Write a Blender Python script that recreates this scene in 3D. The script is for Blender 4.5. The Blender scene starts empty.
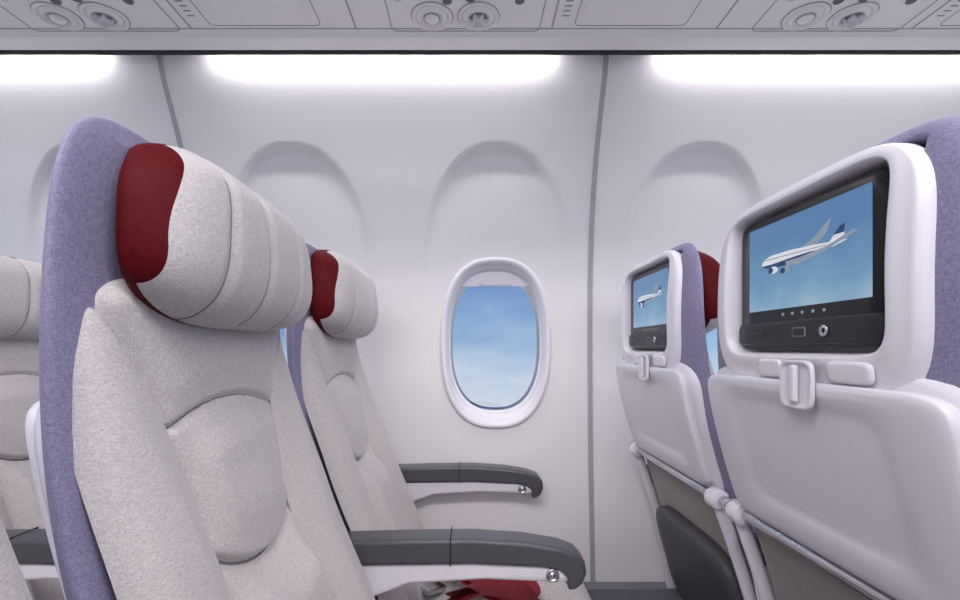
import bpy, math, bmesh
from mathutils import Vector
E=0.97
sc=bpy.context.scene
try:
    sc.view_settings.view_transform='Standard'
except Exception: pass
COL=sc.collection

# ---------------------------------------------------------------- materials
def newmat(name):
    m=bpy.data.materials.new(name); m.use_nodes=True
    return m,m.node_tree.nodes,m.node_tree.links,m.node_tree.nodes['Principled BSDF']
def plastic(name,col,rough=0.4,spec=0.5,metal=0.0,bump=0.0,scale=300):
    m,n,l,p=newmat(name)
    p.inputs['Base Color'].default_value=(*col,1); p.inputs['Roughness'].default_value=rough
    p.inputs['Metallic'].default_value=metal; p.inputs['Specular IOR Level'].default_value=spec
    tc=n.new('ShaderNodeTexCoord'); no=n.new('ShaderNodeTexNoise'); no.inputs['Scale'].default_value=scale
    l.new(tc.outputs['Object'],no.inputs['Vector'])
    mr=n.new('ShaderNodeMapRange'); mr.inputs['To Min'].default_value=max(rough-.04,0); mr.inputs['To Max'].default_value=rough+.04
    l.new(no.outputs['Fac'],mr.inputs['Value']); l.new(mr.outputs['Result'],p.inputs['Roughness'])
    if bump>0:
        b=n.new('ShaderNodeBump'); b.inputs['Strength'].default_value=bump; b.inputs['Distance'].default_value=.0005
        l.new(no.outputs['Fac'],b.inputs['Height']); l.new(b.outputs['Normal'],p.inputs['Normal'])
    return m
def fabric(name,c1,c2,bump=.35,red=None,sheen=.3):
    m,n,l,p=newmat(name)
    p.inputs['Roughness'].default_value=.6; p.inputs['Specular IOR Level'].default_value=.3
    p.inputs['Sheen Weight'].default_value=sheen; p.inputs['Sheen Roughness'].default_value=.4
    tc=n.new('ShaderNodeTexCoord')
    outs=[]
    for s in ((230,230,1700),(1500,1500,190)):
        mp=n.new('ShaderNodeMapping'); mp.inputs['Scale'].default_value=s
        l.new(tc.outputs['Object'],mp.inputs['Vector'])
        no=n.new('ShaderNodeTexNoise'); no.inputs['Scale'].default_value=1; no.inputs['Detail'].default_value=3
        l.new(mp.outputs['Vector'],no.inputs['Vector']); outs.append(no)
    mx=n.new('ShaderNodeMath'); mx.operation='ADD'
    l.new(outs[0].outputs['Fac'],mx.inputs[0]); l.new(outs[1].outputs['Fac'],mx.inputs[1])
    mr=n.new('ShaderNodeMapRange'); mr.inputs['From Min'].default_value=.70; mr.inputs['From Max'].default_value=1.30
    l.new(mx.outputs[0],mr.inputs['Value'])
    mc=n.new('ShaderNodeMix'); mc.data_type='RGBA'
    mc.inputs['A'].default_value=(*c1,1); mc.inputs['B'].default_value=(*c2,1)
    l.new(mr.outputs['Result'],mc.inputs['Factor']); out=mc.outputs['Result']
    if red:
        # red end panels / rear panel of the head cushion (sewn-on panels, divided along seams)
        sx=n.new('ShaderNodeSeparateXYZ'); l.new(tc.outputs['Object'],sx.inputs[0])
        ab=n.new('ShaderNodeMath'); ab.operation='ABSOLUTE'; l.new(sx.outputs['Y'],ab.inputs[0])
        su=n.new('ShaderNodeMath'); su.operation='SUBTRACT'; l.new(sx.outputs['Z'],su.inputs[0]); su.inputs[1].default_value=E+.085
        mm=n.new('ShaderNodeMath'); mm.operation='MAXIMUM'; l.new(su.outputs[0],mm.inputs[0]); mm.inputs[1].default_value=0
        pw=n.new('ShaderNodeMath'); pw.operation='POWER'; l.new(mm.outputs[0],pw.inputs[0]); pw.inputs[1].default_value=1.8
        zz=n.new('ShaderNodeMath'); zz.operation='MULTIPLY_ADD'; zz.inputs[1].default_value=2.6; l.new(pw.outputs[0],zz.inputs[0]); l.new(ab.outputs[0],zz.inputs[2])
        g1=n.new('ShaderNodeMath'); g1.operation='GREATER_THAN'; g1.inputs[1].default_value=red[0]; l.new(zz.outputs[0],g1.inputs[0])
        g2=n.new('ShaderNodeMath'); g2.operation='LESS_THAN'; g2.inputs[1].default_value=red[1]; l.new(sx.outputs['X'],g2.inputs[0])
        g3=n.new('ShaderNodeMath'); g3.operation='MAXIMUM'; l.new(g1.outputs[0],g3.inputs[0]); l.new(g2.outputs[0],g3.inputs[1])
        rc=n.new('ShaderNodeMix'); rc.data_type='RGBA'; rc.inputs['A'].default_value=(*red[2],1); rc.inputs['B'].default_value=(*red[3],1)
        l.new(mr.outputs['Result'],rc.inputs['Factor'])
        m3=n.new('ShaderNodeMix'); m3.data_type='RGBA'
        l.new(g3.outputs[0],m3.inputs['Factor']); l.new(out,m3.inputs['A']); l.new(rc.outputs['Result'],m3.inputs['B']); out=m3.outputs['Result']
        iv=n.new('ShaderNodeMath'); iv.operation='MULTIPLY_ADD'; l.new(g3.outputs[0],iv.inputs[0]); iv.inputs[1].default_value=-sheen; iv.inputs[2].default_value=sheen
        l.new(iv.outputs[0],p.inputs['Sheen Weight'])
        iw=n.new('ShaderNodeMath'); iw.operation='MULTIPLY_ADD'; l.new(g3.outputs[0],iw.inputs[0]); iw.inputs[1].default_value=-.2; iw.inputs[2].default_value=.3
        l.new(iw.outputs[0],p.inputs['Specular IOR Level'])
    l.new(out,p.inputs['Base Color'])
    b=n.new('ShaderNodeBump'); b.inputs['Strength'].default_value=bump; b.inputs['Distance'].default_value=.0005
    l.new(mx.outputs[0],b.inputs['Height'])
    n2=n.new('ShaderNodeTexNoise'); n2.inputs['Scale'].default_value=9; n2.inputs['Detail'].default_value=1
    l.new(tc.outputs['Object'],n2.inputs['Vector'])
    b2=n.new('ShaderNodeBump'); b2.inputs['Strength'].default_value=.3; b2.inputs['Distance'].default_value=.01
    l.new(n2.outputs['Fac'],b2.inputs['Height']); l.new(b2.outputs['Normal'],b.inputs['Normal'])
    l.new(b.outputs['Normal'],p.inputs['Normal'])
    return m
def emit(name,col,st):
    m,n,l,p=newmat(name); p.inputs['Base Color'].default_value=(*[c*.3 for c in col],1)
    p.inputs['Emission Color'].default_value=(*col,1); p.inputs['Emission Strength'].default_value=st
    return m
M_WALL=plastic('sidewall_plastic',(.755,.73,.755),.5,.3,0,.15,500)
M_BIN=plastic('bin_plastic',(.90,.875,.875),.45,.4,0,.1,500)
M_BINL=plastic('bin_line',(.36,.35,.37),.5)
M_TRIM=plastic('trim_gray',(.36,.36,.40),.5)
M_DARK=plastic('dark_gap',(.02,.02,.025),.6)
M_LOW=plastic('lower_panel_gray',(.16,.16,.19),.6)
M_FLOOR=fabric('carpet',(.12,.12,.15),(.20,.20,.24))
M_SHELL=plastic('seat_shell_plastic',(.745,.72,.79),.32,.5,0,.08,700)
M_TRAY=plastic('tray_plastic',(.70,.68,.75),.36,.5,0,.1,700)
M_FRONT=fabric('light_gray_fabric',(.38,.35,.36),(.66,.62,.625),.35,None,.25)
M_HEAD=fabric('headrest_fabric',(.35,.325,.335),(.60,.565,.575),.35,red=(.160,-.268,(.045,.001,.002),(.105,.003,.006)),sheen=.25)
M_SIDE=fabric('violet_gray_fabric',(.145,.13,.235),(.31,.29,.43),.35,None,.15)
M_RED=fabric('red_fabric',(.13,.003,.008),(.26,.009,.02),.2,None,.05)
M_SEAM=plastic('seam_thread_shade',(.17,.155,.165),.9)  # seam thread, coloured dark to stand in for shade in the sewn grooves
M_SEAML=plastic('seam_thread_shade_pale',(.30,.28,.29),.9)  # paler thread for side seams, groove shade again put into its colour
M_PAD=plastic('armrest_pad',(.075,.075,.088),.35,.5,0,.3,900)
M_METAL=plastic('metal',(.6,.6,.63),.25,.5,1)
M_BLACK=plastic('black_gloss',(.009,.009,.011),.22,.35)
M_BLK2=plastic('black_satin',(.020,.020,.023),.4,.35)
M_LOWFAB=fabric('lower_back_fabric',(.18,.16,.155),(.31,.28,.27))
M_POCKET=plastic('pocket_vinyl',(.062,.06,.07),.5,.4,0,.3,400)
M_TUBE=emit('lamp_diffuser',(1,.98,1),4)
M_WHITE=emit('screen_white',(.80,.83,.88),.6)
M_BLUE=emit('screen_blue',(.012,.05,.16),.6)
M_GREYS=emit('screen_gray',(.33,.40,.50),.5)
M_GREY2=emit('screen_gray_dark',(.10,.12,.16),.5)
def mk_display():
    m,n,l,p=newmat('display_sky')
    tc=n.new('ShaderNodeTexCoord'); sx=n.new('ShaderNodeSeparateXYZ'); l.new(tc.outputs['Object'],sx.inputs[0])
    no=n.new('ShaderNodeTexNoise'); no.inputs['Scale'].default_value=22; no.inputs['Detail'].default_value=5
    l.new(tc.outputs['Object'],no.inputs['Vector'])
    a=n.new('ShaderNodeMapRange'); a.inputs['From Min'].default_value=E+.05; a.inputs['From Max'].default_value=E+.16
    l.new(sx.outputs['Z'],a.inputs['Value'])
    b=n.new('ShaderNodeMath'); b.operation='MULTIPLY_ADD'; b.inputs[1].default_value=.6
    l.new(no.outputs['Fac'],b.inputs[0]); l.new(a.outputs['Result'],b.inputs[2])
    r=n.new('ShaderNodeValToRGB')
    r.color_ramp.elements[0].position=.24; r.color_ramp.elements[0].color=(.31,.46,.60,1)
    r.color_ramp.elements[1].position=1.0; r.color_ramp.elements[1].color=(.08,.21,.42,1)
    e=r.color_ramp.elements.new(.5); e.color=(.15,.33,.52,1)
    l.new(b.outputs[0],r.inputs['Fac'])
    p.inputs['Base Color'].default_value=(.01,.01,.01,1); p.inputs['Roughness'].default_value=.25
    l.new(r.outputs['Color'],p.inputs['Emission Color']); p.inputs['Emission Strength'].default_value=.85
    return m
M_DISP=mk_display()
def mk_glass():
    m=bpy.data.materials.new('window_pane'); m.use_nodes=True; n=m.node_tree.nodes; l=m.node_tree.links; n.clear()
    o=n.new('ShaderNodeOutputMaterial'); t=n.new('ShaderNodeBsdfTransparent'); g=n.new('ShaderNodeBsdfGlossy')
    t.inputs['Color'].default_value=(.97,.98,1,1); g.inputs['Roughness'].default_value=.01
    f=n.new('ShaderNodeFresnel'); f.inputs['IOR'].default_value=3.0
    mx=n.new('ShaderNodeMixShader'); l.new(f.outputs[0],mx.inputs[0]); l.new(t.outputs[0],mx.inputs[1]); l.new(g.outputs[0],mx.inputs[2])
    l.new(mx.outputs[0],o.inputs[0]); return m
M_GLASS=mk_glass()

# ---------------------------------------------------------------- mesh helpers
def mk(name,verts,faces,mats,parent=None,smooth=True,fm=None):
    me=bpy.data.meshes.new(name); me.from_pydata(verts,[],faces); me.update()
    if not isinstance(mats,(list,tuple)): mats=[mats]
    for m in mats: me.materials.append(m)
    if fm:
        for p,i in zip(me.polygons,fm): p.material_index=i
    if smooth:
        for p in me.polygons: p.use_smooth=True
    o=bpy.data.objects.new(name,me); COL.objects.link(o)
    if parent: o.parent=parent
    return o
def fixn(o):
    bm=bmesh.new(); bm.from_mesh(o.data); bmesh.ops.recalc_face_normals(bm,faces=bm.faces); bm.to_mesh(o.data); bm.free()
def lerp(tab,z):
    if z<=tab[0][0]: return tab[0][1]
    for (a,va),(b,vb) in zip(tab,tab[1:]):
        if z<=b:
            t=(z-a)/(b-a); return va+(vb-va)*t
    return tab[-1][1]
def smoothtab(tab,n=200,k=9):
    a,b=tab[0][0],tab[-1][0]
    s=[lerp(tab,a+(b-a)*i/n) for i in range(n+1)]
    for _ in range(3):
        s=[sum(s[min(max(j,0),n)] for j in range(i-k,i+k+1))/(2*k+1) for i in range(n+1)]
    def f(z):
        t=(z-a)/(b-a)*n; t=min(max(t,0),n-1e-6); i=int(t); return s[i]+(s[i+1]-s[i])*(t-i)
    return f
def ss(a,b,x):
    t=min(max((x-a)/(b-a),0),1); return t*t*(3-2*t)
def se(th,n):
    c,s=math.cos(th),math.sin(th)
    return (math.copysign(abs(c)**(2/n),c),math.copysign(abs(s)**(2/n),s))
_oc={}
def outline(N,n,asp=1.0):
    key=(N,round(n,3),round(asp,2))
    if key in _oc: return _oc[key]
    K=2000; P=[se(2*math.pi*i/K+1e-6,n) for i in range(K+1)]
    L=[0]
    for p,q in zip(P,P[1:]): L.append(L[-1]+math.hypot(q[0]-p[0],(q[1]-p[1])*asp))
    out=[];j=0
    for i in range(N):
        t=L[-1]*(i+.5)/N
        while L[j+1]<t: j+=1
        u=(t-L[j])/(L[j+1]-L[j]); out.append((P[j][0]+(P[j+1][0]-P[j][0])*u,P[j][1]+(P[j+1][1]-P[j][1])*u))
    _oc[key]=out; return out
def ringloft(name,rings,base,mat,parent,sub=2,N=96,sgn=-1,y0=0,capcut=True,smooth=True):
    R=[]
    for r0,r1 in zip(rings,rings[1:]):
        for k in range(sub):
            t=k/sub; R.append(tuple(p+(q-p)*t for p,q in zip(r0,r1)))
    R.append(rings[-1])
    if capcut:
        a,z0,z1,n,h=R[-1]; zc=(z0+z1)/2; b=(z1-z0)/2
        for s in (.8,.6,.4,.2,.05): R.append((a*s,zc-b*s,zc+b*s,n,h))
    asp=round((rings[0][2]-rings[0][1])/2/rings[0][0],2)
    V=[];F=[]
    for a,z0,z1,n,h in R:
        zc=(z0+z1)/2;b=(z1-z0)/2
        for cy,cz in outline(N,n,asp):
            z=zc+b*cz
            V.append((base(z)+sgn*h,y0+a*cy,z+E))
    for k in range(len(R)-1):
        for i in range(N):
            j=(i+1)%N; f=(k*N+i,(k+1)*N+i,(k+1)*N+j,k*N+j)
            F.append(f if sgn<0 else f[::-1])
    if capcut:
        f=tuple((len(R)-1)*N+i for i in range(N)); F.append(f[::-1] if sgn<0 else f)
    return mk(name,V,F,mat,parent,smooth)
def extr(name,poly,y0,y1,mat,parent,bev=.004,seg=3):
    n=len(poly)
    V=[(p[0],y0,p[1]+E) for p in poly]+[(p[0],y1,p[1]+E) for p in poly]
    F=[tuple(range(n)),tuple(reversed(range(n,2*n)))]+[(i+n,(i+1)%n+n,(i+1)%n,i) for i in range(n)]
    o=mk(name,V,F,mat,parent,True)
    bm=bmesh.new(); bm.from_mesh(o.data); bmesh.ops.recalc_face_normals(bm,faces=bm.faces)
    if bev:
        ed=[e for e in bm.edges if abs(e.verts[0].co.y-e.verts[1].co.y)<1e-6]
        bmesh.ops.bevel(bm,geom=ed,offset=bev,segments=seg,affect='EDGES',profile=.5)
    bm.to_mesh(o.data); bm.free()
    for p in o.data.polygons: p.use_smooth=True
    o.modifiers.new('wn','WEIGHTED_NORMAL')
    return o
def box(name,c,s,mat,parent,bev=.003,rot=None,seg=3):
    bm=bmesh.new(); bmesh.ops.create_cube(bm,size=1)
    for v in bm.verts: v.co=Vector((v.co.x*s[0],v.co.y*s[1],v.co.z*s[2]))
    if bev: bmesh.ops.bevel(bm,geom=bm.edges[:],offset=bev,segments=seg,affect='EDGES',profile=.5)
    me=bpy.data.meshes.new(name); bm.to_mesh(me); bm.free(); me.materials.append(mat)
    for p in me.polygons: p.use_smooth=True
    o=bpy.data.objects.new(name,me); COL.objects.link(o); o.location=(c[0],c[1],c[2]+E)
    if rot: o.rotation_euler=rot
    if parent: o.parent=parent
    o.modifiers.new('wn','WEIGHTED_NORMAL')
    return o
def tube(name,pts,r,mat,parent,N=10,closed=False,flat=None):
    V=[];F=[];P=[Vector((p[0],p[1],p[2]+E)) for p in pts];n=len(P); s=None
    for i,p in enumerate(P):
        a=P[i-1] if i>0 or closed else P[0]; b=P[(i+1)%n] if i<n-1 or closed else P[-1]
        t=(b-a).normalized()
        if s is None:
            up=Vector((0,0,1)) if abs(t.z)<.9 else Vector((1,0,0)); s=t.cross(up).normalized()
        else: s=(s-t*s.dot(t)).normalized()
        u=s.cross(t)
        for k in range(N):
            an=2*math.pi*k/N
            rx,ry=(r,r) if not flat else flat
            V.append(p+s*math.cos(an)*rx+u*math.sin(an)*ry)
    m=n if closed else n-1
    for i in range(m):
        for k in range(N):
            j=(i+1)%n; F.append((i*N+k,i*N+(k+1)%N,j*N+(k+1)%N,j*N+k))
    if not closed: F.append(tuple(reversed(range(N)))); F.append(tuple((n-1)*N+k for k in range(N)))
    o=mk(name,[tuple(v) for v in V],F,mat,parent); fixn(o); return o
def spun(name,prof,c,mat,parent,axis='z',N=40):
    V=[];F=[]
    for r,h in prof:
        for k in range(N):
            a=2*math.pi*k/N; p=(r*math.cos(a),r*math.sin(a),h)
            if axis=='y': p=(p[0],h,p[1])
            if axis=='x': p=(h,p[0],p[1])
            V.append((c[0]+p[0],c[1]+p[1],c[2]+p[2]+E))
    for i in range(len(prof)-1):
        for k in range(N): F.append((i*N+k,i*N+(k+1)%N,(i+1)*N+(k+1)%N,(i+1)*N+k))
    F.append(tuple(range(N))); F.append(tuple((len(prof)-1)*N+k for k in range(N)))
    o=mk(name,V,F,mat,parent); fixn(o)
    for p in o.data.polygons: p.use_smooth=True
    o.modifiers.new('wn','WEIGHTED_NORMAL')
    return o
def empty(name,loc=(0,0,0)):
    o=bpy.data.objects.new(name,None); COL.objects.link(o); o.location=loc; o.empty_display_size=.1; return o

# ---------------------------------------------------------------- seat
DR=.055
ff=smoothtab([(-.62,-.10),(-.50,-.125),(-.46,-.138),(-.35,-.180),(-.22,-.236),(-.10,-.270),(.03,-.284),(.15,-.283),(.24,-.295)])
rr=smoothtab([(z,x+DR) for z,x in [(-.70,-.195),(-.6,-.222),(-.46,-.258),(-.35,-.291),(-.22,-.337),(-.10,-.371),(-.03,-.383),(.05,-.389),(.12,-.386),(.17,-.380),(.23,-.368)]])
ww=smoothtab([(-.62,.222),(-.3,.224),(-.1,.220),(.05,.212),(.14,.204),(.23,.198)])
seamy=smoothtab([(-.56,.105),(-.3,.092),(-.2,.090),(-.13,.098),(-.06,.116),(.0,.150),(.06,.190),(.1,.20)],200,5)
tap=smoothtab([(-.62,.02),(-.15,.05),(-.02,.13),(.05,.16),(.23,.16)])
ZA=lambda y:-.052-.022*(y/.115)**2
ZB=lambda y:-.228+.030*(y/.09)**2
Z1=.066; INS=.016
def relief(y,z,s):
    ay=abs(y); sy=seamy(z); h=0
    g=lambda d,w=.0035,dep=.005: -dep*math.exp(-(d/w)**2)
    h+=.028*ss(sy-.010,sy+.055,ay)*(1-ss(-.20,.06,z))
    h+=.004*math.cos(min(ay,.2)/.2*1.5)
    if z<.05: h+=g(ay-sy,.005,.007)
    if ay<sy:
        za,zb=ZA(y),ZB(y)
        h+=g(z-za,.004,.006)+g(z-zb,.006,.012)
        e=ss(0,.04,sy-ay)
        if zb<z<za: h+=.014*ss(0,.05,za-z)*ss(-.01,.07,z-zb)*e
        if z<=zb: h+=.026*ss(0,.05,zb-z)*e
        if z>=za: h+=.006*ss(0,.04,z-za)*e
    h-=.030*abs(s)**16
    return h
def build_seat():
    P=empty('airplane_seat')
    V=[];F=[];N=140
    zt=.192
    zs=[-.60+i*(.70)/40 for i in range(41)]
    zs=[z for z in zs if z<.09]+[.09+(zt-.09)*math.sin(math.pi/2*i/24) for i in range(25)]
    for z in zs:
        k=1.0
        if z>.09: t=(z-.09)/(zt-.09); k=max(0,(1-min(t,1)**3))**(1/3)
        w=ww(z)-.085*(1-k); w=max(w,.02)
        kt=1.0
        if z>.165: t=(z-.165)/(zt-.165); kt=max(0,(1-min(t,1)**2))**.5
        xf=ff(z)-.008; xr=min(rr(z)+.006,xf-.012); xc=(xf+xr)/2+.004*(1-kt); T=(xf-xr)/2*(.25+.75*kt)
        tp=tap(z)
        for cx,cy in outline(N,4.0,5):
            tr=(1-cx)/2; y=w*cy*(1-tp*tr**1.5); x=xc+T*cx
            if -.03<z<.178: x=x+(min(max(x,rr(z)+.038),ff(z)-.008)-x)*(1-ss(.136,.150,abs(y)))
            V.append((x,y,z+E))
    n=len(zs)
    for j in range(n-1):
        for i in range(N): F.append((j*N+i,j*N+(i+1)%N,(j+1)*N+(i+1)%N,(j+1)*N+i))
    F.append(tuple((n-1)*N+i for i in range(N))); F.append(tuple(reversed(range(N))))
    mk('backrest_side_fabric',V,F,M_SIDE,P)
    NY,NZ=156,220; V=[];F=[]; z0,z1=-.54,Z1
    for j in range(NZ+1):
        v=j/NZ
        for i in range(NY+1):
            s=-1+2*i/NY
            ztop=z1-.014*abs(s)**3-.022*abs(s)**12
            z=z0+(ztop-z0)*v
            wl=ww(z)-INS-.006*ss(.90,1,v); y=s*wl
            h=relief(y,z,s)
            if v>.955: h-=.018*((v-.955)/.045)**3
            h=max(h,-.012-.004*abs(s))
            V.append((ff(z)+h,y,z+E))
    for j in range(NZ):
        for i in range(NY):
            a=j*(NY+1)+i; F.append((a,a+1,a+NY+2,a+NY+1))
    mk('backrest_front_cushion',V,F,M_FRONT,P)
    surf=lambda y,z:(ff(z)+relief(y,z,y/(ww(z)-INS))-.0003,y,z)
    for sg in (-1,1):
        tube('seam_side_%d'%(1 if sg<0 else 2),[surf(sg*seamy(z),z) for z in [-.53+.55*j/70 for j in range(71)]],.0012,M_SEAML,P,6)
    tube('seam_arc_upper',[surf(y,ZA(y)) for y in [-.112+.224*j/40 for j in range(41)]],.0013,M_SEAM,P,6)
    tube('seam_arc_lower',[surf(y,ZB(y)) for y in [-.086+.172*j/40 for j in range(41)]],.0026,M_SEAM,P,6)
    # headrest
    a,b,t,tb=.167,.086,.050,.030; zc=.107; xc=-.272
    GY=(-.085,-.012,.066)
    gyf=lambda gy,z: gy*(1+.10*math.cos((z-zc)/b*1.4))-.006+.012*((z-zc)/b)
    def hx(y,z,front=True):
        q=(abs(y/a)**3.3+abs((z-zc)/b)**3.3)**(1/3.3); q=min(q,1)
        cx=(1-q**3.2)**(1/2.3) if q<1 else 0
        x=xc+(t if front else -tb)*cx
        if front:
            x+=.008*(y/a)**2*cx
            for gy in GY:
                d=abs(y-gyf(gy,z)); x-=.005*math.exp(-(d/.007)**2)*min(1,cx*2)
            x+=.007*math.cos((z-zc+.02)/b*1.5)*cx
        x-=(z-zc)*.05+.010*ss(.5,1,(z-zc)/b)
        return x
    sk=lambda z: 1-.055*(z-zc)/b
    V=[];F=[];NU,NV=180,60
    for j in range(2*NV+1):
        front=j<=NV
        rr_=j/NV if front else (2*NV-j)/NV
        q=1-(1-rr_)**1.8
        for cy,cz in outline(NU,3.3,.52):
            y=a*cy*q; z=zc+b*cz*q
            V.append((hx(y,z,front),y*sk(z),z+E))
    for j in range(2*NV):
        for i in range(NU): F.append((j*NU+i,(j+1)*NU+i,(j+1)*NU+(i+1)%NU,j*NU+(i+1)%NU))
    o=mk('headrest_cushion',V,F,M_HEAD,P)
    bm=bmesh.new(); bm.from_mesh(o.data); bmesh.ops.remove_doubles(bm,verts=bm.verts,dist=.00002); bmesh.ops.recalc_face_normals(bm,faces=bm.faces); bm.to_mesh(o.data); bm.free()
    for i,gy in enumerate(GY):
        pts=[]
        for k in range(50):
            z=zc+b*math.sin((-.5+k/49)*math.pi*.86)*.97; y=gyf(gy,z)
            pts.append((hx(y,z)-.0002,y*sk(z),z))
        tube('headrest_seam_%d'%(i+1),pts,.0010,M_SEAM,P,6)
    # upper shell with recess
    ringloft('seatback_shell_upper',[(.160,-.060,.182,4.4,-.024),(.164,-.060,.185,4.4,-.019),(.165,-.058,.188,4.4,-.011),(.162,-.052,.189,4.4,-.004),(.157,-.044,.187,4.6,0),
        (.148,-.024,.184,6,.001),(.139,-.015,.180,7,.003),(.133,-.009,.175,8,.003),(.130,-.006,.172,9,-.002),(.127,-.003,.169,10,-.028),(.124,-.001,.166,10,-.032)],rr,M_SHELL,P,3,160)
    ringloft('seatback_shell_lower',[(.204,-.275,-.018,7,-.028),(.206,-.275,-.018,7,-.020),(.204,-.274,-.020,7,-.012),(.199,-.270,-.022,7,-.005),(.188,-.262,-.030,7,-.002),(.17,-.25,-.05,6,0)],rr,M_SHELL,P,2,96)
    ringloft('tray_table',[(.189,-.238,-.036,12,-.004),(.190,-.239,-.035,12,.006),(.1885,-.237,-.0365,12,.0095),(.184,-.232,-.041,12,.0115),(.150,-.215,-.048,9,.012),
        (.135,-.205,-.055,8,.0105),(.120,-.195,-.065,6,.007),(.10,-.18,-.08,5,.0065)],rr,M_TRAY,P,3,128)
    xb=rr(-.02); ly=-.026
    ringloft('latch_recess',[(.026,-.064,-.012,5,0.000),(.026,-.064,-.012,5,.0035),(.024,-.062,-.014,5,.0045),(.020,-.058,-.018,5,.001)],lambda z:xb-.010,M_TRAY,P,2,48,y0=ly)
    box('latch_handle',(xb-.015,ly,-.037),(.007,.010,.040),M_TRAY,P,.003)
    for i,(yy,aw) in enumerate(((.034,.022),(-.088,.028))):
        ringloft('tray_bumper_%d'%(i+1),[(aw,-.033,-.012,5,0),(aw,-.033,-.012,5,.003),(aw-.003,-.030,-.015,4,.004)],lambda z:rr(z)-.002,M_SHELL,P,1,40,y0=yy)
    # seat-back screen
    xs=rr(.08)+.022
    cb=lambda z: xs
    ringloft('screen_bezel',[(.121,.002,.165,14,-.010),(.121,.002,.165,14,.006),(.119,.004,.163,14,.008)],cb,M_BLACK,P,1,96)
    ringloft('screen_control_strip',[(.119,.005,.033,14,.004),(.119,.005,.033,14,.0115),(.117,.007,.031,14,.013)],cb,M_BLK2,P,1,64)
    dx=xs-.0085; DW,DZ0,DZ1=.100,.048,.154
    mk('display',[(dx,-DW,DZ0+E),(dx,DW,DZ0+E),(dx,DW,DZ1+E),(dx,-DW,DZ1+E)],[(0,1,2,3)],M_DISP,P,False)
    def sp(name,pts,mat,lay):
        V=[(dx-.0002*lay,DW-2*DW*(.5+(u-.5)*.86),DZ0+(DZ1-DZ0)*(.55+(v-.5)*.76)+E) for u,v in pts]
        mk(name,V,[tuple(range(len(V)))],mat,P,False)
    sp('picture_wing_far',[(.50,.57),(.62,.66),(.76,.84),(.785,.85),(.74,.68),(.64,.56)],M_GREYS,1)
    sp('picture_tail_fin',[(.76,.54),(.85,.71),(.895,.73),(.88,.52)],M_WHITE,1)
    sp('picture_tail_blue',[(.80,.62),(.85,.71),(.895,.73),(.887,.62)],M_BLUE,2)
    sp('picture_stabilizer',[(.78,.525),(.95,.62),(.975,.615),(.87,.50)],M_GREYS,3)
    sp('picture_fuselage',[(.085,.485),(.10,.53),(.14,.575),(.20,.60),(.40,.60),(.62,.575),(.80,.54),(.92,.52),(.80,.475),(.60,.435),(.35,.395),(.20,.40),(.12,.435)],M_WHITE,4)
    sp('picture_belly',[(.09,.47),(.12,.435),(.20,.40),(.35,.395),(.60,.435),(.80,.475),(.60,.495),(.40,.485),(.20,.465)],M_BLUE,5)
    sp('picture_windows',[(.13,.545),(.14,.555),(.75,.525),(.75,.518)],M_GREY2,5)
    sp('picture_wing_near',[(.36,.455),(.50,.455),(.72,.50),(.99,.60),(1.0,.59),(.72,.44),(.50,.37),(.38,.38)],M_GREYS,6)
    for i,(u,v) in enumerate(((.36,.33),(.23,.37))):
        sp('picture_engine_%d'%(i+1),[(u+.055*math.cos(k*math.pi/6),v+.055*math.sin(k*math.pi/6)) for k in range(12)],M_WHITE if i else M_GREYS,7+i*2)
        sp('picture_intake_%d'%(i+1),[(u-.025+.028*math.cos(k*math.pi/6),v+.045*math.sin(k*math.pi/6)) for k in range(12)],M_BLUE,8+i*2)
    for i in range(5):
        box('screen_button_%d'%(i+1),(dx,.03-.017*i,.041),(.001,.003,.003),M_GREYS,P,0)
    spun('headphone_jack',[(.006,0),(.006,-.002),(.003,-.002),(.003,0)],(xs-.013,-.045,.019),M_METAL,P,'x',20)
    box('usb_port',(xs-.013,-.005,.019),(.003,.018,.008),M_BLACK,P,.001)
    box('usb_port_rim',(xs-.0128,-.005,.019),(.002,.022,.011),M_LOW,P,.0008)
    box('card_slot',(xs-.013,.075,.019),(.002,.035,.003),M_BLACK,P,0)
    ringloft('lower_back_fabric',[(.205,-.62,-.225,7,-.03),(.204,-.62,-.226,7,-.015),(.195,-.61,-.235,7,-.006),(.17,-.59,-.26,6,-.004)],rr,M_LOWFAB,P,3,96)
    ringloft('literature_pocket',[(.180,-.60,-.360,4.5,-.01),(.178,-.60,-.360,4.5,.010),(.174,-.597,-.364,4.5,.020),(.162,-.59,-.370,4.2,.027),(.13,-.57,-.385,4,.032)],rr,M_POCKET,P,3,96)
    for i,sg in enumerate((-1,1)):
        pts=[(rr(z)-.006,sg*.203,z) for z in [-.235-.02*k for k in range(16)]]
        tube('tray_arm_%d'%(i+1),pts,.008,M_SHELL,P,10,flat=(.006,.011))
        spun('tray_hinge_%d'%(i+1),[(.004,-.014),(.015,-.014),(.017,-.010),(.017,.010),(.015,.014),(.004,.014)],(rr(-.25)-.006,sg*.200,-.250),M_SHELL,P,'y')
    spun('hinge_tube',[(.009,-.24),(.009,.24)],(rr(-.25)-.002,0.005,-.250),M_METAL,P,'y',20)
    spun('hinge_collar',[(.012,-.006),(.0135,-.004),(.0135,.004),(.012,.006)],(rr(-.25)-.002,.232,-.250),M_METAL,P,'y',24)
    # seat cushion
    V=[];F=[];NA=96
    ca,cbx=.228,.215; cx0=.035
    prof=[(.90,-.655),(.97,-.65),(1,-.62),(1.0,-.545),(.985,-.522),(.95,-.512),(.85,-.505),(.6,-.501),(.3,-.500),(.05,-.500)]
    for s,z in prof:
        for cx,cy in outline(NA,7,1):
            V.append((cx0+cbx*s*cx, ca*s*cy, z+E+(.008*(abs(cy*s)**3) if z>-.52 else 0)))
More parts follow.
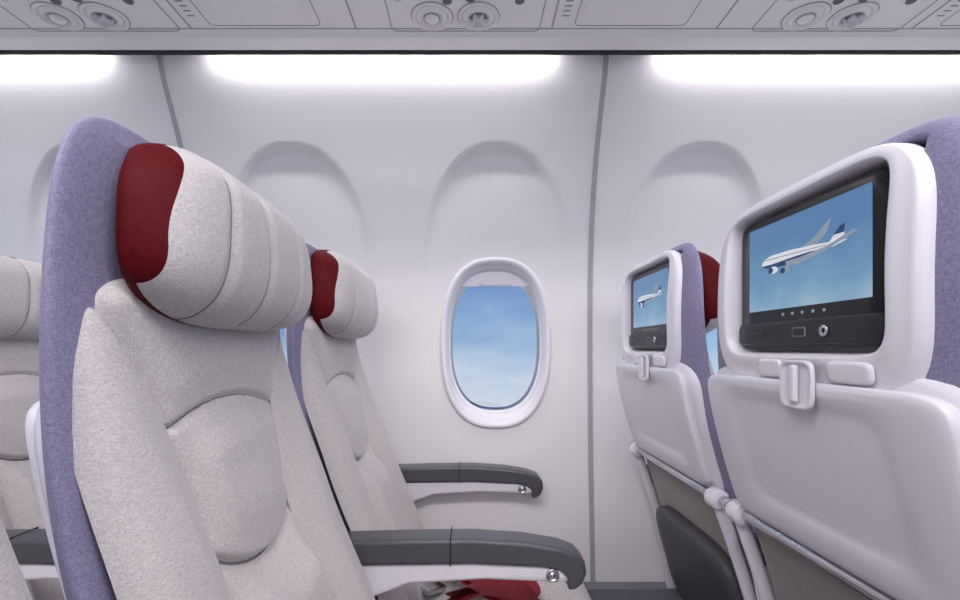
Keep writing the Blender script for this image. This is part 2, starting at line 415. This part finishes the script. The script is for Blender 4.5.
    for j in range(len(prof)-1):
        for i in range(NA): F.append((j*NA+i,j*NA+(i+1)%NA,(j+1)*NA+(i+1)%NA,(j+1)*NA+i))
    F.append(tuple((len(prof)-1)*NA+i for i in range(NA))); F.append(tuple(reversed(range(NA))))
    mk('seat_cushion',V,F,M_FRONT,P)
    box('seat_pan',(.02,0,-.67),(.42,.44,.03),M_SHELL,P,.008)
    for i,xx in enumerate((-.12,.14)):
        spun('frame_tube_%d'%(i+1),[(.018,-.235),(.018,.235)],(xx,0,-.695),M_METAL,P,'y',20)
    tube('front_leg',[(.14,-.12,-.70),(.16,-.12,-.95)],.015,M_METAL,P)
    tube('rear_leg',[(-.12,-.12,-.70),(-.20,-.12,-.95)],.015,M_METAL,P)
    box('leg_foot',(-.02,-.12,-.958),(.42,.04,.024),M_METAL,P,.004)
    def belt(name,pts,w,tw=.35,ph=0):
        V=[];F=[]
        n=len(pts)
        for i,p in enumerate(pts):
            A=Vector(pts[max(i-1,0)]);B=Vector(pts[min(i+1,n-1)]); tt=(B-A).normalized(); s=tt.cross(Vector((0,0,1))).normalized()
            tl=Vector((0,0,tw*math.sin(i*.9+ph)))
            for q,u in ((-1,0),(1,0),(1,1),(-1,1)):
                c=Vector(p)+(s+tl)*q*w/2+Vector((0,0,.003*u)); V.append((c.x,c.y,c.z+E))
        for i in range(n-1):
            for k in range(4): F.append((i*4+k,i*4+(k+1)%4,i*4+4+(k+1)%4,i*4+4+k))
        F.append((0,1,2,3)); F.append(tuple(4*(n-1)+k for k in (3,2,1,0)))
        o=mk(name,V,F,M_RED,P); fixn(o); m=o.modifiers.new('s','SUBSURF'); m.levels=2; m.render_levels=2
    belt('seat_belt_strap_1',[(-.13,-.20,-.490),(-.09,-.17,-.484),(-.05,-.13,-.472),(-.01,-.10,-.458),(.03,-.09,-.452),(.07,-.10,-.458),(.11,-.08,-.470),(.12,-.03,-.476),(.07,-.01,-.466),(.02,-.03,-.458),(-.03,-.05,-.462)],.055)
    belt('seat_belt_strap_2',[(-.13,.20,-.493),(-.10,.13,-.488),(-.06,.05,-.478),(-.02,-.01,-.462),(.02,-.06,-.450),(.06,-.09,-.452),(.10,-.12,-.468),(.14,-.13,-.485)],.055)
    belt('seat_belt_fold',[(-.05,-.08,-.476),(-.025,-.10,-.458),(.0,-.07,-.452),(.03,-.11,-.456),(.06,-.06,-.450),(.085,-.10,-.458),(.12,-.11,-.476)],.06,.7,1.0)
    box('seat_belt_buckle',(-.09,-.02,-.484),(.055,.05,.014),M_METAL,P,.004,(.1,.2,.9))
    return P
def armrest(P,y,i=1):
    pad=[(-.235,-.300),(-.10,-.296),(.0,-.295),(.08,-.300),(.135,-.309),(.163,-.319),(.175,-.333),(.177,-.350),(.171,-.366),(.160,-.375),(.150,-.376),
         (.149,-.366),(.146,-.355),(.135,-.346),(.11,-.341),(.0,-.336),(-.235,-.339)]
    extr('armrest_pad_%d'%i,pad,y-.026,y+.026,M_PAD,P,.008,seg=4)
    body=[(-.235,-.335),(.0,-.333),(.11,-.338),(.136,-.344),(.151,-.357),(.150,-.364),(.135,-.366),(.02,-.361),(-.10,-.368),(-.16,-.390),(-.185,-.47),(-.21,-.47)]
    extr('armrest_body_%d'%i,body,y-.020,y+.020,M_SHELL,P,.006)
    box('armrest_seam_%d'%i,(-.035,y,-.3155),(.0015,.0535,.043),M_DARK,P,0)
    for sg in (-1,1):
        spun('armrest_button_%d'%(i*2+(sg>0)),[(.0105,0),(.0105,sg*.003),(.008,sg*.004),(.007,sg*.0015),(.0045,sg*.0015),(.004,sg*.004),(.001,sg*.004)],(.124,y+sg*.019,-.3535),M_METAL,P,'y',32)
    extr('armrest_mount_%d'%i,[(-.20,-.40),(-.165,-.40),(-.12,-.60),(-.12,-.69),(-.19,-.69),(-.19,-.60)],y-.008,y+.008,M_SHELL,P,.002)
Y0,PY=.55,.47; PX=.74-DR
rows=[0,PX,-PX]; ys=[Y0,Y0+PY,Y0-PY]
S=build_seat(); armrest(S,.235,1)
S.location=(rows[0],ys[0],0)
first=list(S.children)
for ri,rx in enumerate(rows):
    for yi,yy in enumerate(ys):
        if ri==0 and yi==0: D=S
        else:
            D=empty('airplane_seat',(rx,yy,0))
            for c in first:
                o=c.copy(); COL.objects.link(o); o.parent=D
        if yi==2: armrest(D,-.235,2)

# ---------------------------------------------------------------- side wall
WX=.06; WP=.52; wins=[WX+WP*k for k in range(-5,5)]
DZ=smoothtab([(-.62,1.265),(-.3,1.292),(0,1.300),(.2,1.296),(.35,1.277),(.48,1.238),(.58,1.190),(.65,1.148),(.72,1.130)],300,7)
DIN=1.304; WZ=.016
dep=smoothtab([(-.45,.001),(-.2,.0015),(.2,.0018),(.35,.005),(.52,.019),(.6,.020)],200,9)
def inarch(x,z):
    m=0
    for w in wins:
        if abs(x-w)<.3:
            zc=.11; b=.404 if z>zc else .42
            n=2.35
            q=(abs(x-w)/.204)**n+(abs(z-zc)/b)**n
            r=q**(1/n)
            m=max(m,1-ss(.87+.085*ss(.2,.45,z),1.0,r))
    return m
def wall_y(x,z):
    return DZ(z)+dep(z)*inarch(x,z)
XA,XB=-2.45,2.25; st=.0065
nx=int((XB-XA)/st); zs=[-.61+(1.33)*j/205 for j in range(206)]
V=[];F=[]
for z in zs:
    for i in range(nx+1):
        x=XA+i*st; V.append((x,wall_y(x,z),z+E))
for j in range(len(zs)-1):
    zc=(zs[j]+zs[j+1])/2
    for i in range(nx):
        x=XA+(i+.5)*st; cut=False
        for w in wins:
            if abs(x-w)<.14 and (abs(x-w)/.133)**2.6+(abs(zc-WZ)/.212)**2.6<1: cut=True
        if not cut:
            a=j*(nx+1)+i; F.append((a,a+1,a+nx+2,a+nx+1))
mk('wall_window_side',V,F,M_WALL)
for k,x in enumerate([.31+1.04*i for i in range(-2,2)]):
    V=[];F=[]
    for j,z in enumerate(zs):
        d=wall_y(x,z)
        for dx,dy in ((-.0068,.001),(-.0062,-.0022),(.0062,-.0022),(.0068,.001)): V.append((x+dx,d+dy,z+E))
    for j in range(len(zs)-1):
        for q in range(3): a=j*4+q; F.append((a,a+1,a+5,a+4))
    mk('trim_%d'%(k+1),V,F,M_TRIM,None,False)
def sering(a,b,n,N,zc):
    return [(a*c,zc+b*s) for c,s in outline(N,n,1.5)]
def loftY(name,rings,mat,P,N=120):
    V=[];F=[]
    for a,b,n,zc,y in rings:
        for X,Z in sering(a,b,n,N,zc): V.append((X,y,Z+E))
    for j in range(len(rings)-1):
        for i in range(N): F.append((j*N+i,(j+1)*N+i,(j+1)*N+(i+1)%N,j*N+(i+1)%N))
    return mk(name,V,F,mat,P)
for k,w in enumerate(wins):
    if w<-2 or w>1.9: continue
    P=empty('window_%d'%(k+1),(w,0,0))
    loftY('frame',[(.147,.228,2.5,WZ,DIN+.004),(.146,.227,2.5,WZ,DIN-.009),(.1435,.2245,2.5,WZ,DIN-.014),(.139,.219,2.5,WZ,DIN-.016),(.134,.213,2.5,WZ,DIN-.014),(.131,.209,2.5,WZ,DIN-.006),(.130,.208,2.5,WZ,DIN-.001),
        (.1285,.205,2.5,WZ+.001,DIN+.001),(.1265,.193,2.5,WZ+.003,DIN+.010),(.1255,.190,2.5,WZ+.003,DIN+.024)],M_SHELL,P)
    loftY('inner_reveal',[(.1255,.190,2.5,WZ+.003,DIN+.024),(.122,.186,2.5,WZ+.003,DIN+.027),(.117,.180,2.5,WZ+.002,DIN+.040),(.117,.180,2.5,WZ+.002,DIN+.06)],M_WALL,P)
    pts=sering(.1235,.188,2.5,96,WZ+.003)
    mk('pane',[(X,DIN+.030,Z+E) for X,Z in pts],[tuple(range(96))],M_GLASS,P,False)
    zb=.168
    poly=[p for p in sering(.127,.193,2.5,260,WZ+.003) if p[1]>zb]
    poly.sort(key=lambda p:p[0]); n=len(poly)
    V=[(X,DIN+.018,Z+E) for X,Z in poly]+[(X,DIN+.024,Z+E) for X,Z in poly]
    F=[tuple(range(n)),tuple(reversed(range(n,2*n)))]+[(i,(i+1)%n,(i+1)%n+n,i+n) for i in range(n)]
    mk('shade',V,F,M_SHELL,P,False)
    box('shade_handle',(0,DIN+.012,zb+.006),(.085,.012,.010),M_SHELL,P,.004)
def prism(name,pts,x0,x1,mat,P=None):
    n=len(pts); V=[(x0,y,z+E) for y,z in pts]+[(x1,y,z+E) for y,z in pts]
    F=[tuple(range(n)),tuple(reversed(range(n,2*n)))]+[(i,i+n,(i+1)%n+n,(i+1)%n) for i in range(n)]
    o=mk(name,V,F,mat,P,False); fixn(o); return o
prism('baseboard_window_side',[(1.262,-.600),(1.275,-.605),(1.262,-.97),(1.20,-.97),(1.245,-.61)],XA,XB,M_LOW)
prism('floor',[(-2.2,-.97),(1.3,-.97),(1.3,-1.0),(-2.2,-1.0)],XA,XB,M_FLOOR)
prism('ceiling',[(-2.2,1.20),(1.25,1.20),(1.25,1.22),(-2.2,1.22)],XA,XB,M_BIN)
prism('wall_aisle_side',[(-2.2,-.97),(-2.2,1.2),(-2.22,1.2),(-2.22,-.97)],XA,XB,M_WALL)

# ---------------------------------------------------------------- overhead bin with service panels
B=empty('overhead_bin'); H=.672
prism('bin_body',[(.30,.75),(.33,.70),(.38,.676),(.45,H),(1.035,H),(1.04,H-.002),(1.046,H-.007),(1.090,H-.007),(1.095,H-.003),(1.096,H+.01),(1.096,1.19),(.45,1.19),(.33,1.0)],XA,XB,M_BIN,B)
prism('bin_edge_gap',[(1.0945,H-.009),(1.102,H-.011),(1.102,H+.03),(1.0945,H+.03)],XA,XB,M_DARK,B)
prism('bin_edge_groove',[(1.026,H-.0006),(1.029,H-.0006),(1.029,H+.01),(1.026,H+.01)],XA,XB,M_BINL,B)
prism('light_trough',[(1.102,.69),(1.102,.76),(1.16,.76),(1.16,.755),(1.106,.755),(1.106,.69)],XA,XB,M_WALL,B)
def frame_rect(name,x0,x1,y0,y1,z,r,mat):
    pts=[];R=.012
    for cx,cy,a0 in ((x1-R,y1-R,0),(x0+R,y1-R,90),(x0+R,y0+R,180),(x1-R,y0+R,270)):
        for k in range(6):
            a=math.radians(a0+k*18); pts.append((cx+R*math.cos(a),cy+R*math.sin(a),z))
    tube(name,pts,r,mat,B,6,True)
for k in range(-2,3):
    c=-.035+.755*k
    def disc(x,y,r,kind,i):
        spun('vent_groove_%d_%d'%(k+3,i),[(r*1.16,.0),(r*1.16,-.0006),(r*1.1,-.0006)],(x,y,H),M_BINL,B)
        spun('vent_%d_%d'%(k+3,i),[(r*1.12,.001),(r*1.10,-.003),(r*1.0,-.004),(r*.93,-.001),(r*.85,-.0005),(r*.74,-.004),(r*.62,-.007),(r*.56,-.004),(r*.5,-.004)],(x,y,H),M_BIN,B)
        if kind:
            spun('vent_well_%d_%d'%(k+3,i),[(r*.50,-.0045),(r*.50,-.0050)],(x,y,H),M_BINL,B)
            spun('vent_knob_%d_%d'%(k+3,i),[(r*.34,0),(r*.32,-.014),(r*.24,-.017),(r*.18,-.013),(r*.1,-.012)],(x,y,H),M_SHELL,B)
            for q in range(3):
                box('vent_fin_%d_%d_%d'%(k+3,i,q),(x,y,H-.010),(r*.98,.005,.009),M_SHELL,B,.002,(0,0,math.pi/3*q))
        else:
            spun('lamp_ring_%d_%d'%(k+3,i),[(r*.46,-.0045),(r*.46,-.0052)],(x,y,H),M_BINL,B)
            spun('lamp_lens_%d_%d'%(k+3,i),[(r*.40,0),(r*.40,-.006),(r*.3,-.009),(r*.05,-.011)],(x,y,H),M_BIN,B)
    disc(c-.048,.990,.037,False,1); disc(c+.046,.990,.037,True,2)
    disc(c-.048,.85,.036,False,3); disc(c+.046,.85,.036,True,4)
    for i,(dx,dy) in enumerate(((-.015,.945),(.03,.939),(.125,.945),(-.11,.938))):
        spun('call_button_%d_%d'%(k+3,i),[(.009,0),(.009,-.002),(.006,-.002),(.005,-.001)],(c+dx,dy,H),M_LOW if i<3 else M_SHELL,B)
    frame_rect('service_unit_edge_%d'%(k+3),c-.135,c+.175,.70,1.035,H,.0012,M_BINL)
    frame_rect('oxygen_door_gap_%d'%(k+3),c+.245,c+.475,.71,1.018,H+.0005,.0014,M_BINL)
    box('oxygen_door_%d_panel'%(k+3),(c+.36,.8655,H-.001),(.19,.26,.006),M_BIN,B,.002)
    for i,x in enumerate((c+.20,c+.545)):
        box('panel_joint_%d_%d'%(k+3,i),(x,.775,H-.0003),(.003,.50,.0015),M_BINL,B,0)
    for i in range(4):
        box('label_%d_%d'%(k+3,i),(c+.222,.945+.014*i,H-.0005),(.014,.003,.0012),M_BINL,B,0)

# ---------------------------------------------------------------- lamps
for k in range(-2,3):
    cx=-.21+1.04*k
    if cx-.41<XA or cx+.41>XB: continue
    P=empty('sidewall_lamp',(cx,0,0))
    tube('tube',[(-.40,1.112,.703),(-.2,1.112,.703),(.2,1.112,.703),(.40,1.112,.703)],.005,M_TUBE,P,12)
    L=bpy.data.lights.new('sidewall_light','AREA'); L.shape='RECTANGLE'; L.size=.78; L.size_y=.014; L.energy=2.0; L.color=(1,.98,.98)
    o=bpy.data.objects.new('light',L); COL.objects.link(o); o.parent=P; o.location=(0,1.114,.692+E)
    o.rotation_euler=(math.radians(10),0,0)
def area(name,loc,rot,sx,sy,e,col):
    L=bpy.data.lights.new(name,'AREA'); L.shape='RECTANGLE'; L.size=sx; L.size_y=sy; L.energy=e; L.color=col
    o=bpy.data.objects.new(name,L); COL.objects.link(o); o.location=loc; o.rotation_euler=rot; return o
area('ceiling_lamp',(.3,-.40,E+1.17),(math.radians(22),0,0),3.4,.45,70,(1,.965,.955))
area('aisle_side_fill',(.1,-2.12,E+.85),(math.radians(72),0,0),4.2,.3,18,(1,.97,.99))  # unseen fill light added across the aisle to brighten cabin and bin underside

# ---------------------------------------------------------------- world
W=bpy.data.worlds.new('sky'); sc.world=W; W.use_nodes=True; n=W.node_tree.nodes; l=W.node_tree.links
bg=n['Background']; tc=n.new('ShaderNodeTexCoord'); sx=n.new('ShaderNodeSeparateXYZ'); l.new(tc.outputs['Generated'],sx.inputs[0])
mp=n.new('ShaderNodeMapping'); mp.inputs['Scale'].default_value=(1,1,3.0); l.new(tc.outputs['Generated'],mp.inputs['Vector'])
no=n.new('ShaderNodeTexNoise'); no.inputs['Scale'].default_value=6; no.inputs['Detail'].default_value=5; l.new(mp.outputs['Vector'],no.inputs['Vector'])
ad=n.new('ShaderNodeMath'); ad.operation='MULTIPLY_ADD'; ad.inputs[1].default_value=.20; l.new(no.outputs['Fac'],ad.inputs[0]); l.new(sx.outputs['Z'],ad.inputs[2])
mr=n.new('ShaderNodeMapRange'); mr.inputs['From Min'].default_value=-.13; mr.inputs['From Max'].default_value=.35
l.new(ad.outputs[0],mr.inputs['Value'])
r=n.new('ShaderNodeValToRGB'); el=r.color_ramp.elements
el[0].position=0; el[0].color=(.70,.77,.85,1); el[1].position=1; el[1].color=(.10,.22,.50,1)
for p,c in ((.25,(.80,.87,.94,1)),(.37,(.58,.72,.88,1)),(.50,(.36,.55,.80,1)),(.63,(.20,.40,.72,1)),(.80,(.13,.30,.62,1))):
    e=el.new(p); e.color=c
l.new(mr.outputs['Result'],r.inputs['Fac']); l.new(r.outputs['Color'],bg.inputs['Color']); bg.inputs['Strength'].default_value=1.0

# ---------------------------------------------------------------- camera
c=bpy.data.cameras.new('camera'); co=bpy.data.objects.new('camera',c); COL.objects.link(co)
co.location=(0,0,E); co.rotation_euler=(math.pi/2,0,0)
c.sensor_width=36; c.lens=490/960*36; c.shift_x=7/960; c.shift_y=49/960; c.clip_start=.01
sc.camera=co
